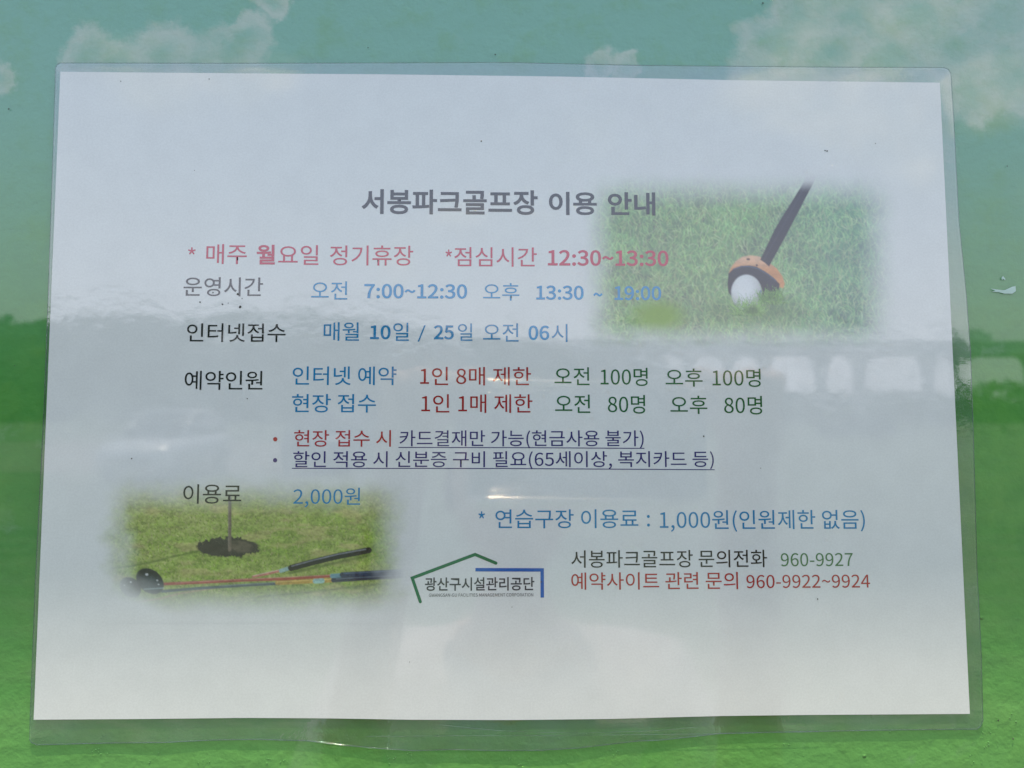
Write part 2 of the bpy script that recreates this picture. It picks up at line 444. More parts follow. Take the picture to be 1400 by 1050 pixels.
def car(name, loc, rz, paint, roofz, label, boxy=False):
    root = tag(empty(name, loc=loc, rz=rz), label, 'car')
    L = 2.2
    if boxy:
        st = [(-L, .74, .45, .95, 0), (-L + .08, .82, .28, 1.12, 0), (-1.4, .86, .22, 1.16, 0), (1.2, .86, .22, 1.10, 0), (1.7, .85, .24, 1.02, 0), (L - .08, .8, .28, .92, 0), (L, .72, .4, .75, 0)]
        cb_ = [(-L + .12, .80, 1.0, 1.2, .1), (-L + .3, .82, 1.0, roofz - .03, .12), (-.6, .82, 1.0, roofz, .12), (.7, .82, 1.0, roofz - .04, .14), (1.35, .78, .98, 1.12, .05)]
    else:
        st = [(-L, .7, .5, .9, 0), (-L + .1, .82, .3, 1.02, 0), (-1.5, .88, .24, 1.06, 0), (0, .9, .22, 1.02, 0), (1.0, .9, .22, .98, 0), (1.7, .87, .24, .9, 0), (L - .1, .8, .28, .78, 0), (L, .68, .4, .66, 0)]
        cb_ = [(-1.95, .78, .92, 1.06, .05), (-1.45, .80, .92, roofz - .08, .18), (-.6, .81, .92, roofz, .2), (.2, .81, .92, roofz - .04, .2), (1.1, .76, .90, 1.0, .05)]
    loft('body', st, RING, paint, root)
    loft('glasshouse', cb_, RING, m_carglass, root)
    rf = [(a + (.1 if a < 0 else -.04), b * (1 - e) + .035, d - .06, d + .015, .06) for a, b, c_, d, e in cb_[1:-1]]
    for sy in (-1, 1):
        for (p_, q_) in ((cb_[-2], cb_[-1]), (cb_[1], cb_[0])):
            bm = bmesh.new(); tube(bm, (p_[0], sy * (p_[1] * (1 - p_[4]) - .01), p_[3] - .03), (q_[0], sy * q_[1] * .95, q_[3] - .04), .035, None, 8)
            bm_obj('pillar', bm, paint, root, True)
    loft('roof', rf, RING, paint, root)
    for sx_ in (-1.32, 1.35):
        for sy in (-.80, .80):
            bm = bmesh.new(); tube(bm, (sx_, sy - .11, .33), (sx_, sy + .11, .33), .33, None, 24)
            wh = bm_obj('wheel', bm, m_tyre, root, False)
            bm = bmesh.new(); s_ = 1 if sy > 0 else -1; tube(bm, (sx_, sy + s_ * .105, .33), (sx_, sy + s_ * .125, .33), .21, None, 18)
            bm_obj('rim', bm, m_rimw, wh)
    for sy in (-.6, .6):
        bm = bmesh.new(); box(bm, (L - .1, sy, .70), (.16, .32, .13), .04); bm_obj('headlight', bm, m_lamp, root)
        bm = bmesh.new(); box(bm, (1.0, sy * 1.62, 1.02), (.12, .2, .12), .03); bm_obj('side_mirror', bm, paint, root)
    bm = bmesh.new(); box(bm, (L - .02, 0, .5), (.08, 1.0, .14), .02); bm_obj('grille', bm, m_black, root)
    return root
car('parked_car', (-8.2, -19.4, .01), R(90), m_silver, 1.66, 'silver parked car with dark windscreen and pale bonnet facing the board, nearest in the reflection')
car('parked_car', (-4.5, -21.3, .01), R(92), m_navy, 1.66, 'dark boxy car with a pale roof, parked right of the silver car', True)
car('parked_car', (22.4, -47, .01), R(200), m_navy, 1.5, 'small dark car parked far out on the right of the field')
# lorry on the viaduct
lo = tag(empty('lorry', loc=(vx(1338), -VD + .8, vz(471) + .01)), 'small box lorry crossing the viaduct', 'lorry')
bm = bmesh.new(); box(bm, (-.6, 0, 1.55), (3.2, 2.0, 1.7), .05); bm_obj('cargo_box', bm, m_white, lo)
bm = bmesh.new(); box(bm, (1.75, 0, 1.2), (1.3, 1.8, 1.4), .15); cbn = bm_obj('cab', bm, m_white, lo)
bm = bmesh.new(); box(bm, (2.38, 0, 1.5), (.08, 1.5, .5), .02); bm_obj('windscreen', bm, m_carglass, cbn)
bm = bmesh.new(); box(bm, (0, 0, .58), (4.6, .9, .2), .02); bm_obj('chassis', bm, m_black, lo)
for sx_ in (-1.5, 1.7):
    for sy in (-.8, .8):
        bm = bmesh.new(); tube(bm, (sx_, sy - .12, .38), (sx_, sy + .12, .38), .38, None, 18); bm_obj('wheel', bm, m_tyre, lo)

# ------------------------------------------------------------------ the notice board
nb = tag(empty('notice_board', matrix=BOARD), 'glossy green notice board printed with pale clouds, behind the laminated sheet', 'notice board')
def bx(name, c, s, mat, parent=nb, bevel=.001):
    bm = bmesh.new(); box(bm, c, s, bevel); return bm_obj(name, bm, mat, parent)
BWD, BHT = .62, .50
gv, gf = [], []
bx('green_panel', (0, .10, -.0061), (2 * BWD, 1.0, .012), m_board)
for sx_ in (-1, 1):
    bx('frame_rail', (sx_ * (BWD + .02), .10, .0), (.038, 1.08, .04), m_steel)
for y0 in (-.42, .62):
    bx('frame_rail', (0, y0, .0), (2 * BWD - .001, .038, .04), m_steel)
mroot = BOARD.inverted()
for sx_ in (-1, 1):
    bm = bmesh.new(); box(bm, (sx_ * (BWD + .08), .05, 1.3), (.07, .07, 2.7), .004)
    o = bm_obj('post', bm, m_post, nb); o.matrix_parent_inverse = mroot
# roof hood: its front edge throws the soft shadow line across the lower part of the sheet
yedge = -.31
_, vsh = onb(700, 858)
zsh = 1.58 + vsh
zr = zsh + (-yedge) * math.tan(R(SUN_EL)) / math.cos(R(SUN_AZ))
bm = bmesh.new(); box(bm, (0, (yedge + .45) / 2, zr + .03), (2.1, .45 - yedge, .04), .004, None)
o = bm_obj('roof', bm, m_roof, nb); o.matrix_parent_inverse = mroot
bm = bmesh.new(); box(bm, (0, yedge + .011, zr + .024), (2.12, .02, .05), .003)
o = bm_obj('fascia', bm, m_roof, nb); o.matrix_parent_inverse = mroot

# ------------------------------------------------------------------ the laminated notice
ln = tag(empty('laminated_notice', matrix=BOARD), 'white laminated paper notice in Korean with two grass photographs, stuck on the green board', 'notice')
TL, TR_, BR, BL = (82.5, 98), (1285, 113), (1326, 976), (46, 984)
def lerp2(a, b, t): return (a[0] + (b[0] - a[0]) * t, a[1] + (b[1] - a[1]) * t)
# paper with very slightly uneven bottom edge, front face at PW
nx, ny = 60, 40
def edge_bot(t): # photograph pixels
    x = BL[0] + (BR[0] - BL[0]) * t
    return (x, float(np.interp(x, [46, 200, 330, 440, 560, 700, 830, 980, 1100, 1326], [984, 983, 981.5, 982, 984, 984.5, 983, 979, 977.5, 976])))
def edge_top(t):
    x = TL[0] + (TR_[0] - TL[0]) * t
    return (x, float(np.interp(x, [82, 300, 520, 760, 1000, 1285], [98, 100, 101.5, 104.5, 109.5, 113])))
pv_, pf_ = [], []
for j in range(ny + 1):
    for i in range(nx + 1):
        a, b = edge_top(i / nx), edge_bot(i / nx)
        q = lerp2(a, b, j / ny)
        # straight sides follow the quadrilateral
        l = lerp2(TL, BL, j / ny); r = lerp2(TR_, BR, j / ny)
        q = (l[0] + (r[0] - l[0]) * i / nx, q[1])
        u, v_ = onb(*q, PW); pv_.append((u, v_, PW))
m = len(pv_)
pv_ += [(a, b, PW - .00012) for a, b, c_ in pv_]
for j in range(ny):
    for i in range(nx):
        a = j * (nx + 1) + i
        pf_.append((a, a + nx + 1, a + nx + 2, a + 1)); pf_.append((m + a, m + a + 1, m + a + nx + 2, m + a + nx + 1))
rim = [i for i in range(nx + 1)] + [j * (nx + 1) + nx for j in range(1, ny + 1)] + [ny * (nx + 1) + i for i in range(nx - 1, -1, -1)] + [j * (nx + 1) for j in range(ny - 1, 0, -1)]
for a, b in zip(rim, rim[1:] + rim[:1]): pf_.append((a, b, m + b, m + a))
paper = mesh('paper', pv_, pf_, m_paper, ln)

# film margin around the paper: a closed ring, lying closer to the board at its outer edge
FT = [(76, 92), (78, 88.5), (82, 86), (300, 86.5), (520, 86), (700, 85.5), (880, 89.5), (1100, 91.5), (1291, 92.5), (1297, 95), (1300, 100)]
FR = [(1304, 160), (1311, 300), (1321, 400), (1327, 480), (1331, 600), (1336, 780), (1342, 900), (1344, 985), (1341, 993), (1336, 997)]
FB = [(1300, 997.3), (1200, 998.5), (1120, 1000), (1050, 1001), (985, 1003), (950, 1007), (905, 1012), (870, 1013.5), (840, 1017), (790, 1023), (740, 1026), (680, 1026.3), (620, 1025), (565, 1026.5), (520, 1023.5), (470, 1019), (420, 1013), (350, 1011), (290, 1012), (220, 1015.5), (150, 1016), (70, 1018), (50, 1018.5), (42, 1015)]
FL = [(40, 1010), (42, 960), (48, 800), (54, 680), (60, 560), (66, 400), (71, 250)]
outer = FT + FR + FB + FL
def densify(pts, step=12):
    out = []
    for (a, b), (c_, d) in zip(pts, pts[1:] + pts[:1]):
        k = max(1, int(math.hypot(c_ - a, d - b) / step))
        for i in range(k): out.append((a + (c_ - a) * i / k, b + (d - b) * i / k))
    return out
outer = densify(outer, 7)
def inner_pt(p):   # nearest point on paper edge quadrilateral
    best = None
    q = [TL, TR_, BR, BL]
    tops = [edge_top(i / 60) for i in range(61)]; bots = [edge_bot(i / 60) for i in range(60, -1, -1)]
    poly = tops + bots
    for a, b in zip(poly, poly[1:] + poly[:1]):
        dx, dy = b[0] - a[0], b[1] - a[1]; L2 = dx * dx + dy * dy
        if L2 == 0: continue
        t = max(0, min(1, ((p[0] - a[0]) * dx + (p[1] - a[1]) * dy) / L2))
        c_ = (a[0] + dx * t, a[1] + dy * t); dd = math.hypot(p[0] - c_[0], p[1] - c_[1])
        if best is None or dd < best[0]: best = (dd, c_)
    return best[1]
NR = 6
fv, ff_ = [], []
n = len(outer)
FT_ = .00022
for side in (0, 1):
    for r in range(NR + 1):
        for p_ in outer:
            ip = inner_pt(p_); tt = r / NR
            q = lerp2(ip, p_, tt)
            low = q[1] > 975
            # gentle waves, strongest where the bottom margin stands off the board
            z = PW + .00002 - (.00005 * tt * tt) + (noise.noise(Vector((q[0] * .012, q[1] * .02, 3))) * .00022 * tt if low else noise.noise(Vector((q[0] * .01, q[1] * .01, 1))) * .00008 * tt)
            if low and 480 < q[0] < 930: z += .0003 * tt * math.sin((q[0] - 480) / 450 * math.pi)
            u, v_ = onb(*q, z)
            fv.append((u, v_, z - side * FT_ * (1 if r else 1)))
def fi(s, r, i): return s * (NR + 1) * n + r * n + i % n
for r in range(NR):
    for i in range(n):
        ff_.append((fi(0, r, i), fi(0, r, i + 1), fi(0, r + 1, i + 1), fi(0, r + 1, i)))
        ff_.append((fi(1, r, i), fi(1, r + 1, i), fi(1, r + 1, i + 1), fi(1, r, i + 1)))
fm = mesh('film_margin', fv, ff_, m_film, ln)
# cut edge of the film, a bevelled lip that catches light and throws a hairline shadow
ev, ef = [], []
for i, p_ in enumerate(outer):
    q = Vector(fv[fi(0, NR, i)]); ip = inner_pt(p_); iu = Vector((*onb(*ip, PW), q.z))
    o_ = (q - iu); o_.z = 0
    if o_.length < 1e-6: o_ = Vector((1, 0, 0))
    o_.normalize()
    for (a, b) in ((0, .00002), (.00015, .00006), (.00026, -.00005), (.00018, -.0002), (0, -.00024)):
        ev.append(q + o_ * (a - .0001) + Vector((0, 0, b)))
for i in range(n):
    for k in range(4):
        ef.append((i * 5 + k, i * 5 + k + 1, ((i + 1) % n) * 5 + k + 1, ((i + 1) % n) * 5 + k))
mesh('film_edge', ev, ef, m_rim, fm, smooth=True)
# crease line in the film below the paper
cr = [(500, 1007), (640, 1006), (800, 1005.3), (980, 1003.5), (1140, 1000.5)]
cr2 = [(600, 991), (680, 999), (740, 1001.5), (800, 1002.5), (900, 999), (960, 994)]
for pts in (cr, cr2):
    v, f = [], []
    P_ = []
    for a, b in zip(pts, pts[1:]):
        for k in range(8): P_.append(lerp2(a, b, k / 8))
    for k, q in enumerate(P_):
        z = PW + .0005
        for dy, dz in ((-.6, -.00008), (0, 0), (.6, -.00008)):
            u, v_ = onb(q[0], q[1] + dy * .55, z); v.append((u, v_, z + dz))
    for k in range(len(P_) - 1):
        for j in (0, 1): f.append((k * 3 + j, k * 3 + j + 1, k * 3 + 4 + j, k * 3 + 3 + j))
    mesh('crease', v, f, m_rim, fm, smooth=True)

# ------------------------------------------------------------------ printed pictures (colour carried by a fine mesh, drawn here in code)
def smooth(e0, e1, x):
    t = np.clip((x - e0) / (e1 - e0), 0, 1); return t * t * (3 - 2 * t)
class Raster:
    def __init__(s, x0, x1, y0, y1, ss=2):
        s.x0, s.y0, s.ss = x0, y0, ss
        s.w, s.h = int((x1 - x0) * ss) + 1, int((y1 - y0) * ss) + 1
        s.X, s.Y = np.meshgrid(x0 + np.arange(s.w) / ss, y0 + np.arange(s.h) / ss)
        s.c = np.zeros((s.h, s.w, 3)); s.rg = np.random.default_rng(11)
    def fbm(s, sx, sy, octs=4, seed=0):
        rg = np.random.default_rng(seed); out = np.zeros((s.h, s.w)); amp = 1; tot = 0
        for o in range(octs):
            gx, gy = max(2, int(s.w / s.ss / sx * 2 ** o) + 2), max(2, int(s.h / s.ss / sy * 2 ** o) + 2)
            g = rg.random((gy, gx))
            xs_ = np.linspace(0, gx - 1.001, s.w); ys_ = np.linspace(0, gy - 1.001, s.h)
            xi, yi = xs_.astype(int), ys_.astype(int); fx, fy = xs_ - xi, (ys_ - yi)[:, None]
            fx = fx * fx * (3 - 2 * fx); fy = fy * fy * (3 - 2 * fy)
            a = g[yi][:, xi] * (1 - fx) + g[yi][:, xi + 1] * fx; b = g[yi + 1][:, xi] * (1 - fx) + g[yi + 1][:, xi + 1] * fx
            out += amp * (a * (1 - fy) + b * fy); tot += amp; amp *= .55
        return out / tot
    def blend(s, mask, col):
        m_ = mask[..., None]; s.c = s.c * (1 - m_) + np.asarray(col) * m_
    def poly(s, pts, soft=.6):
        pts = np.array(pts, float); inside = np.zeros((s.h, s.w), bool); dmin = np.full((s.h, s.w), 1e9)
        for (xa, ya), (xb, yb) in zip(pts, np.roll(pts, -1, 0)):
            cnd = (ya > s.Y) != (yb > s.Y)
            with np.errstate(divide='ignore', invalid='ignore'):
                xi = (xb - xa) * (s.Y - ya) / (yb - ya + 1e-12) + xa
            inside ^= cnd & (s.X < xi)
            dmin = np.minimum(dmin, s.seg(xa, ya, xb, yb))
        sd = np.where(inside, dmin, -dmin)
        return smooth(-soft, soft, sd)
    def seg(s, xa, ya, xb, yb):
        dx, dy = xb - xa, yb - ya; t = np.clip(((s.X - xa) * dx + (s.Y - ya) * dy) / (dx * dx + dy * dy + 1e-9), 0, 1)
        return np.hypot(s.X - xa - t * dx, s.Y - ya - t * dy)
    def line(s, pts, r, soft=.6):
        d = np.full((s.h, s.w), 1e9)
        for a, b in zip(pts, pts[1:]): d = np.minimum(d, s.seg(*a, *b))
        return smooth(r + soft, r - soft, d)
    def ell(s, cx, cy, rx, ry, ang=0, soft=.06):
        a = R(ang); x = (s.X - cx) * math.cos(a) + (s.Y - cy) * math.sin(a); y = -(s.X - cx) * math.sin(a) + (s.Y - cy) * math.cos(a)
        return smooth(1 + soft, 1 - soft, np.hypot(x / rx, y / ry))
    def blades(s, nb_, length, cols, lo=-1.2, hi=1.2, ymin=None, bright=None, yr=None, xr=None):
        rg = s.rg
        bx_ = rg.uniform(*(xr or (s.x0, s.x0 + s.w / s.ss)), nb_); by = rg.uniform(*(yr or (s.y0, s.y0 + s.h / s.ss)), nb_)
        order = np.argsort(by); bx_, by = bx_[order], by[order]
        ang = rg.normal(0, .55, nb_).clip(lo, hi); cur = rg.normal(0, .5, nb_); L = length * rg.uniform(.5, 1.5, nb_)
        ci = rg.integers(0, len(cols), nb_); br = rg.uniform(.72, 1.22, nb_)
        K = 26
        T = np.linspace(0, 1, K)
        for k, t_ in enumerate(T):
            x = bx_ + L * t_ * np.sin(ang + cur * t_); y = by - L * t_ * np.cos(ang + cur * t_)
            xi = np.round((x - s.x0) * s.ss).astype(int); yi = np.round((y - s.y0) * s.ss).astype(int)
            for ox in ((0, 1) if t_ < .7 else (0,)):
                ok = (xi + ox >= 0) & (xi + ox < s.w) & (yi >= 0) & (yi < s.h)
                c = np.asarray(cols)[ci] * (br * (.7 + .45 * t_))[:, None]
                s.c[yi[ok], xi[ok] + ox] = s.c[yi[ok], xi[ok] + ox] * .35 + c[ok] * .65
    def down(s, blur=1):
        c = s.c
        for _ in range(blur):
            p = np.pad(c, ((1, 1), (1, 1), (0, 0)), 'edge')
            c = (p[:-2, 1:-1] + p[2:, 1:-1] + p[1:-1, :-2] + p[1:-1, 2:] + 2 * c) / 6
        s.c = c
def picture(name, ra, mask, label):
    col = ra.c * mask[..., None] + np.array(PAPER) * (1 - mask[..., None])
    st_ = ra.ss if ra.ss > 1 else 1
    X, Y, C_ = ra.X[::st_, ::st_], ra.Y[::st_, ::st_], col[::st_, ::st_]
    h_, w_ = X.shape
    vs = [(*onb(float(x), float(y), PW + .00003), PW + .00003) for x, y in zip(X.ravel(), Y.ravel())]
    idx = np.arange(h_ * w_).reshape(h_, w_)
    fs = np.stack([idx[:-1, :-1], idx[1:, :-1], idx[1:, 1:], idx[:-1, 1:]], -1).reshape(-1, 4).tolist()
    o = mesh(name, vs, fs, m_pic, paper)
    at = o.data.color_attributes.new('print', 'FLOAT_COLOR', 'POINT')
    buf = np.ones((h_ * w_, 4), np.float32); buf[:, :3] = np.clip(C_.reshape(-1, 3), 0, 1)
    at.data.foreach_set('color', buf.ravel())
    tag(o, label)
    return o
# picture one: club head behind a ball in long grass
ra = Raster(798, 1232, 232, 482, 2)
f1 = ra.fbm(40, 30, 4, 1)[..., None]; f2 = ra.fbm(7, 7, 3, 2)[..., None]
ra.c = np.array((.10, .27, .06)) * (.6 + .8 * f2) * (.75 + .5 * f1)
G = [(.20, .48, .10), (.26, .55, .13), (.33, .60, .16), (.16, .40, .09), (.42, .62, .22), (.22, .52, .16), (.38, .52, .17), (.12, .33, .08)]
ra.blades(7500, 11, G)
ra.blades(2600, 15, G + [(.50, .66, .30)])
f3 = ra.fbm(60, 40, 3, 5)
ra.c *= (.82 + .42 * f3)[..., None]
ra.c = ra.c * np.array((1.0, 1.0, 1.0)) + smooth(1000, 1200, ra.X)[..., None] * np.array((-.05, -.02, .05)) * .8
ra.down(1)
mean = ra.c.mean((0, 1)); ra.c = np.clip(mean * np.array((1.75, 1.22, 2.2)) + (ra.c - mean) * 1.3, .02, .95)
ra.down(1)
ra.blend(ra.ell(900, 432, 32, 19, 0, .65) * .95, (.20, .38, .01))
ra.blend(ra.ell(1030, 425, 52, 16, 0, .9) * .55, (.05, .14, .04))
shaft = ra.poly([(1039.5, 355), (1046, 359.5), (1051.5, 364.5), (1072, 327), (1112, 251), (1116, 241), (1103, 238), (1100, 247), (1060, 312)], .8)
wood = ra.poly([(996, 375), (999, 366), (1006, 357), (1015, 351), (1026, 349), (1038, 350.5), (1050, 358), (1062, 367), (1070, 378), (1073, 388), (1071, 394), (1060, 392), (1030, 370)], 1.0)
wcol = np.array((.72, .33, .14))[None, None] * (.7 + .5 * ra.fbm(9, 4, 3, 9)[..., None]) + smooth(372, 352, ra.Y)[..., None] * np.array((.14, .2, .2))
ra.blend(wood, wcol)
ra.blend(ra.line([(1022, 354.5), (1024, 354.5)], 1.4), (.12, .06, .06)); ra.blend(ra.line([(1034.5, 362.5), (1035, 362.8)], 1.3), (.06, .04, .06))
face = ra.poly([(996, 374), (1003, 367), (1013, 363.5), (1024, 362.8), (1034, 364.5), (1046, 371), (1058, 380), (1066, 388.5), (1065, 398), (1061, 408), (1050, 410), (1036, 412), (1002, 407), (996, 400), (994.5, 388)], .9)
ra.blend(face, np.array((.012, .014, .03)) * (.6 + 1.2 * ra.fbm(12, 12, 3, 4)[..., None]))
ra.blend(ra.line([(1003, 368), (1014, 364.2), (1026, 364.2), (1037, 367.5), (1050, 375), (1061, 384)], .9) * .5, (.10, .16, .26))
ra.blend(shaft, (.014, .015, .03))
ra.blend(ra.line([(1044, 356), (1104, 249)], .8) * .25, (.12, .12, .18))
ball = ra.ell(1020.6, 400, 21, 24.5, 0, .05)
sh = np.clip(1.05 - .35 * np.hypot((ra.X - 1017) / 21, (ra.Y - 392) / 25) ** 2, .5, 1)
ra.blend(ball, sh[..., None] * np.array((.80, .84, .86)))
ra.blend((ra.line([(1040, 398), (1039, 404), (1040.5, 409)], 1.2) * .8), (.05, .12, .32))
ra.blades(260, 15, [(.24, .50, .12), (.35, .58, .2), (.10, .25, .06)], xr=(1003, 1042), yr=(419, 433))
ra.blades(160, 12, [(.24, .50, .12), (.10, .25, .06)], xr=(1036, 1072), yr=(404, 418))
ra.blend(ra.ell(1029, 424, 8, 5, 0, .7) * .7, (.03, .09, .03))
ra.down(1)
edge = (smooth(792, 850, ra.X + 9 * (ra.fbm(20, 20, 3, 21) - .5)) * smooth(1232, 1164, ra.X + 9 * (ra.fbm(20, 20, 3, 22) - .5)) *
        smooth(232, 292, ra.Y + 7 * (ra.fbm(20, 20, 3, 23) - .5)) * smooth(482, 436, ra.Y + 9 * (ra.fbm(20, 20, 3, 24) - .5)))
edge = np.maximum(edge, shaft * smooth(241, 264, ra.Y))
picture('printed_picture', ra, edge, 'faded print of a wooden club head behind a white ball in long grass')
# picture two: hole with flag stick, clubs lying on short grass
ra = Raster(118, 572, 640, 852, 2)
a1 = ra.fbm(60, 26, 4, 31)[..., None]; a2 = ra.fbm(4, 3, 2, 32)[..., None]; a3 = ra.rg.random((ra.h, ra.w, 1))
p3 = np.pad(a3[..., 0], 1, 'edge'); a3 = ((p3[:-2, 1:-1] + p3[2:, 1:-1] + a3[..., 0] + p3[1:-1, 2:]) / 4)[..., None]
base = np.array((.20, .35, .04)) * (1 - a1) + np.array((.38, .42, .14)) * a1
ra.c = base * (.55 + .5 * a2 + .45 * a3)
ra.blades(9000, 3.2, [(.26, .40, .04), (.34, .44, .08), (.20, .34, .03), (.48, .48, .2), (.16, .27, .03)], -1.4, 1.4)
tan_ = smooth(.55, .75, ra.fbm(46, 12, 3, 35)) * .5
ra.blend(tan_, (.52, .44, .20))
ra.blend(smooth(735, 662, ra.Y) * .28, (.55, .50, .24))
ra.blend(ra.line([(150, 777), (180, 774), (210, 768), (240, 760), (270, 754)], 1.3, 1.4) * .6, (.07, .13, .02))
jag = 11 * (ra.fbm(4, 5, 3, 36) - .5)
hole = smooth(1.07, .93, np.hypot((ra.X - 311.5 + jag) / 43, (ra.Y - 748 + jag * .8) / 13))
ra.blend(hole, np.array((.035, .035, .025)) * (.5 + 1.2 * ra.fbm(10, 6, 3, 37)[..., None]))
ra.blend(ra.ell(329, 747, 15, 8, 8, .35) * .7, (.15, .13, .085))
ra.blend(ra.line([(314.2, 680), (314.0, 752)], 2.3), (.17, .14, .10)); ra.blend(ra.line([(312.6, 680), (312.6, 747)], .7) * .5, (.32, .28, .22))
# shadow, then clubs
ra.blend(ra.line([(354, 816), (420, 810), (507, 800), (545, 797)], 1.6, 1.8) * .5, (.06, .12, .03))
ra.blend(ra.line([(396, 783), (440, 774), (505, 759)], 2.2, 2.2) * .65, (.05, .10, .02))
ra.blend(ra.line([(190, 823), (215, 819), (247, 811), (300, 803)], 1.2, .9) * .6, (.50, .27, .2))
ra.blend(ra.line([(346, 788.5), (366, 784.5), (386, 779.5)], 1.7), (.50, .20, .15)); ra.blend(ra.line([(346, 787.2), (386, 778.2)], .5) * .7, (.72, .55, .5))
ra.blend(ra.line([(384, 780.5), (395, 777)], 2.6), (.30, .46, .43))
ra.blend(ra.line([(398, 776.5), (430, 768), (461, 760.5), (485, 756), (504, 752.3)], 4.3), (.012, .015, .016))
ra.blend(ra.line([(399, 774), (430, 765.5), (461, 758), (485, 753.5), (500, 751)], .7) * .7, (.35, .38, .42))
ra.blend(ra.line([(222, 808.5), (270, 804.5), (330, 800.5), (378, 798)], 2.0), (.05, .09, .10)); ra.blend(ra.line([(300, 801), (378, 796.5)], .6) * .5, (.35, .42, .42))
ra.blend(ra.line([(379, 797), (454, 793.3)], 2.9), (.48, .31, .06)); ra.blend(ra.line([(379, 795.6), (454, 791.9)], .6) * .6, (.85, .68, .25))
ra.blend(ra.line([(431, 794.5), (440.5, 794)], 3.4), (.30, .50, .45))
ra.blend(ra.line([(456, 793), (500, 790), (552, 787)], 3.4), (.02, .03, .06)); ra.blend(ra.line([(460, 791.5), (552, 786)], .7) * .45, (.25, .32, .42))
ra.blend(ra.line([(224, 798.5), (280, 796), (330, 793.3), (390, 791.5), (453, 787.6)], 2.1), (.38, .09, .06)); ra.blend(ra.line([(240, 797), (330, 792.2), (453, 786.3)], .6) * .6, (.62, .33, .27))
ra.blend(ra.line([(454, 787.5), (466, 786.7)], 3.0), (.14, .28, .33)); ra.blend(ra.line([(468, 785.8), (552, 781.5)], 3.5), (.02, .04, .09)); ra.blend(ra.line([(470, 784), (552, 779.6)], .6) * .5, (.2, .28, .4))
ra.blend(ra.ell(178.5, 803, 16, 12.5, 40, .07), (.015, .018, .022)); ra.blend(ra.ell(205, 794.5, 21, 15.5, 38, .06), (.012, .017, .025))
ra.blend(ra.ell(208, 798, 15, 10, 38, .5) * .6, (.03, .06, .08))
ra.blend(ra.line([(197, 805.5), (224, 804)], .7) * .6, (.35, .5, .5))
for q in ((200.7, 785.3, 2.0), (215, 793.5, 1.2), (216.8, 799, 1.1), (178.7, 795.8, 1.3), (170, 800, 1.2)): ra.blend(ra.ell(q[0], q[1], q[2], q[2] * .8, 0, .4), (.6, .64, .66))
ra.down(1)
g4 = ra.fbm(3.2, 2.2, 2, 77); g5 = ra.fbm(16, 7, 3, 78)
ra.c *= (.46 + .62 * g4 + .50 * g5)[..., None]
edge = (smooth(132, 196, ra.X + 26 * (ra.fbm(20, 20, 3, 41) - .5)) * smooth(566, 498, ra.X + 24 * (ra.fbm(20, 20, 3, 42) - .5)) *
        smooth(646, 708, ra.Y + 14 * (ra.fbm(20, 20, 3, 43) - .5)) * smooth(846 - 18 * smooth(240, 150, ra.X), 788 - 6 * smooth(240, 150, ra.X), ra.Y + 8 * (ra.fbm(20, 20, 3, 44) - .5) + smooth(240, 150, ra.X) * 6))
picture('printed_picture', ra, edge, 'faded print of a hole with flagstick and clubs lying on short grass')

# ------------------------------------------------------------------ lettering
font = None
try:
    font = bpy.data.fonts.load(os.path.join(bpy.utils.system_resource('DATAFILES'), 'fonts', 'Noto Sans CJK Regular.woff2'))
except Exception: font = None
INK = dict(grey=(.035, .04, .05), black=(.012, .016, .02), dark=(.03, .035, .03), red1=(.56, .05, .10), blue=(.02, .28, .56), blue2=(.012, .22, .46),
           blueb=(.02, .28, .58), red=(.34, .014, .02), red3=(.42, .03, .03), green=(.02, .13, .04), green2=(.07, .2, .07), purple=(.045, .035, .17),
           logo=(.05, .06, .07), lgreen=(.005, .17, .07), lblue=(.01, .12, .46))
m_ink = {k: printed(k + ' ink', v, grain=.06) for k, v in INK.items()}
TZ = PW + .00006
_names = {}
def text(s, x0, x1, y0, y1, ink, bold=0.0, name='lettering'):
    cu = bpy.data.curves.new('lettering', 'FONT'); cu.body = s; cu.size = 1.0; cu.resolution_u = 4
    if font: cu.font = font
    cu.offset = bold
    o = bpy.data.objects.new('lettering', cu); COL.objects.link(o)
    bpy.context.view_layer.update()
    dg = bpy.context.evaluated_depsgraph_get()
    me = bpy.data.meshes.new_from_object(o.evaluated_get(dg))
    bpy.data.objects.remove(o); bpy.data.curves.remove(cu)
    co = np.empty(len(me.vertices) * 3); me.vertices.foreach_get('co', co); co = co.reshape(-1, 3)
    lo, hi = co.min(0), co.max(0)
    ym = (y0 + y1) / 2; xm = (x0 + x1) / 2
    uL, vL = onb(x0, ym, TZ); uR, vR = onb(x1, ym, TZ); _, vt = onb(xm, y0, TZ); _, vb = onb(xm, y1, TZ)
    uu = (co[:, 0] - lo[0]) / (hi[0] - lo[0]); vv_ = (co[:, 1] - lo[1]) / max(1e-6, hi[1] - lo[1])
    out = np.zeros_like(co); out[:, 0] = uL + (uR - uL) * uu; out[:, 1] = vb + (vt - vb) * vv_; out[:, 2] = TZ
    me.vertices.foreach_set('co', out.ravel()); me.update(); me.materials.clear(); me.materials.append(m_ink[ink])
    me.name = name
    o = bpy.data.objects.new(name, me); COL.objects.link(o); o.parent = paper
    return o
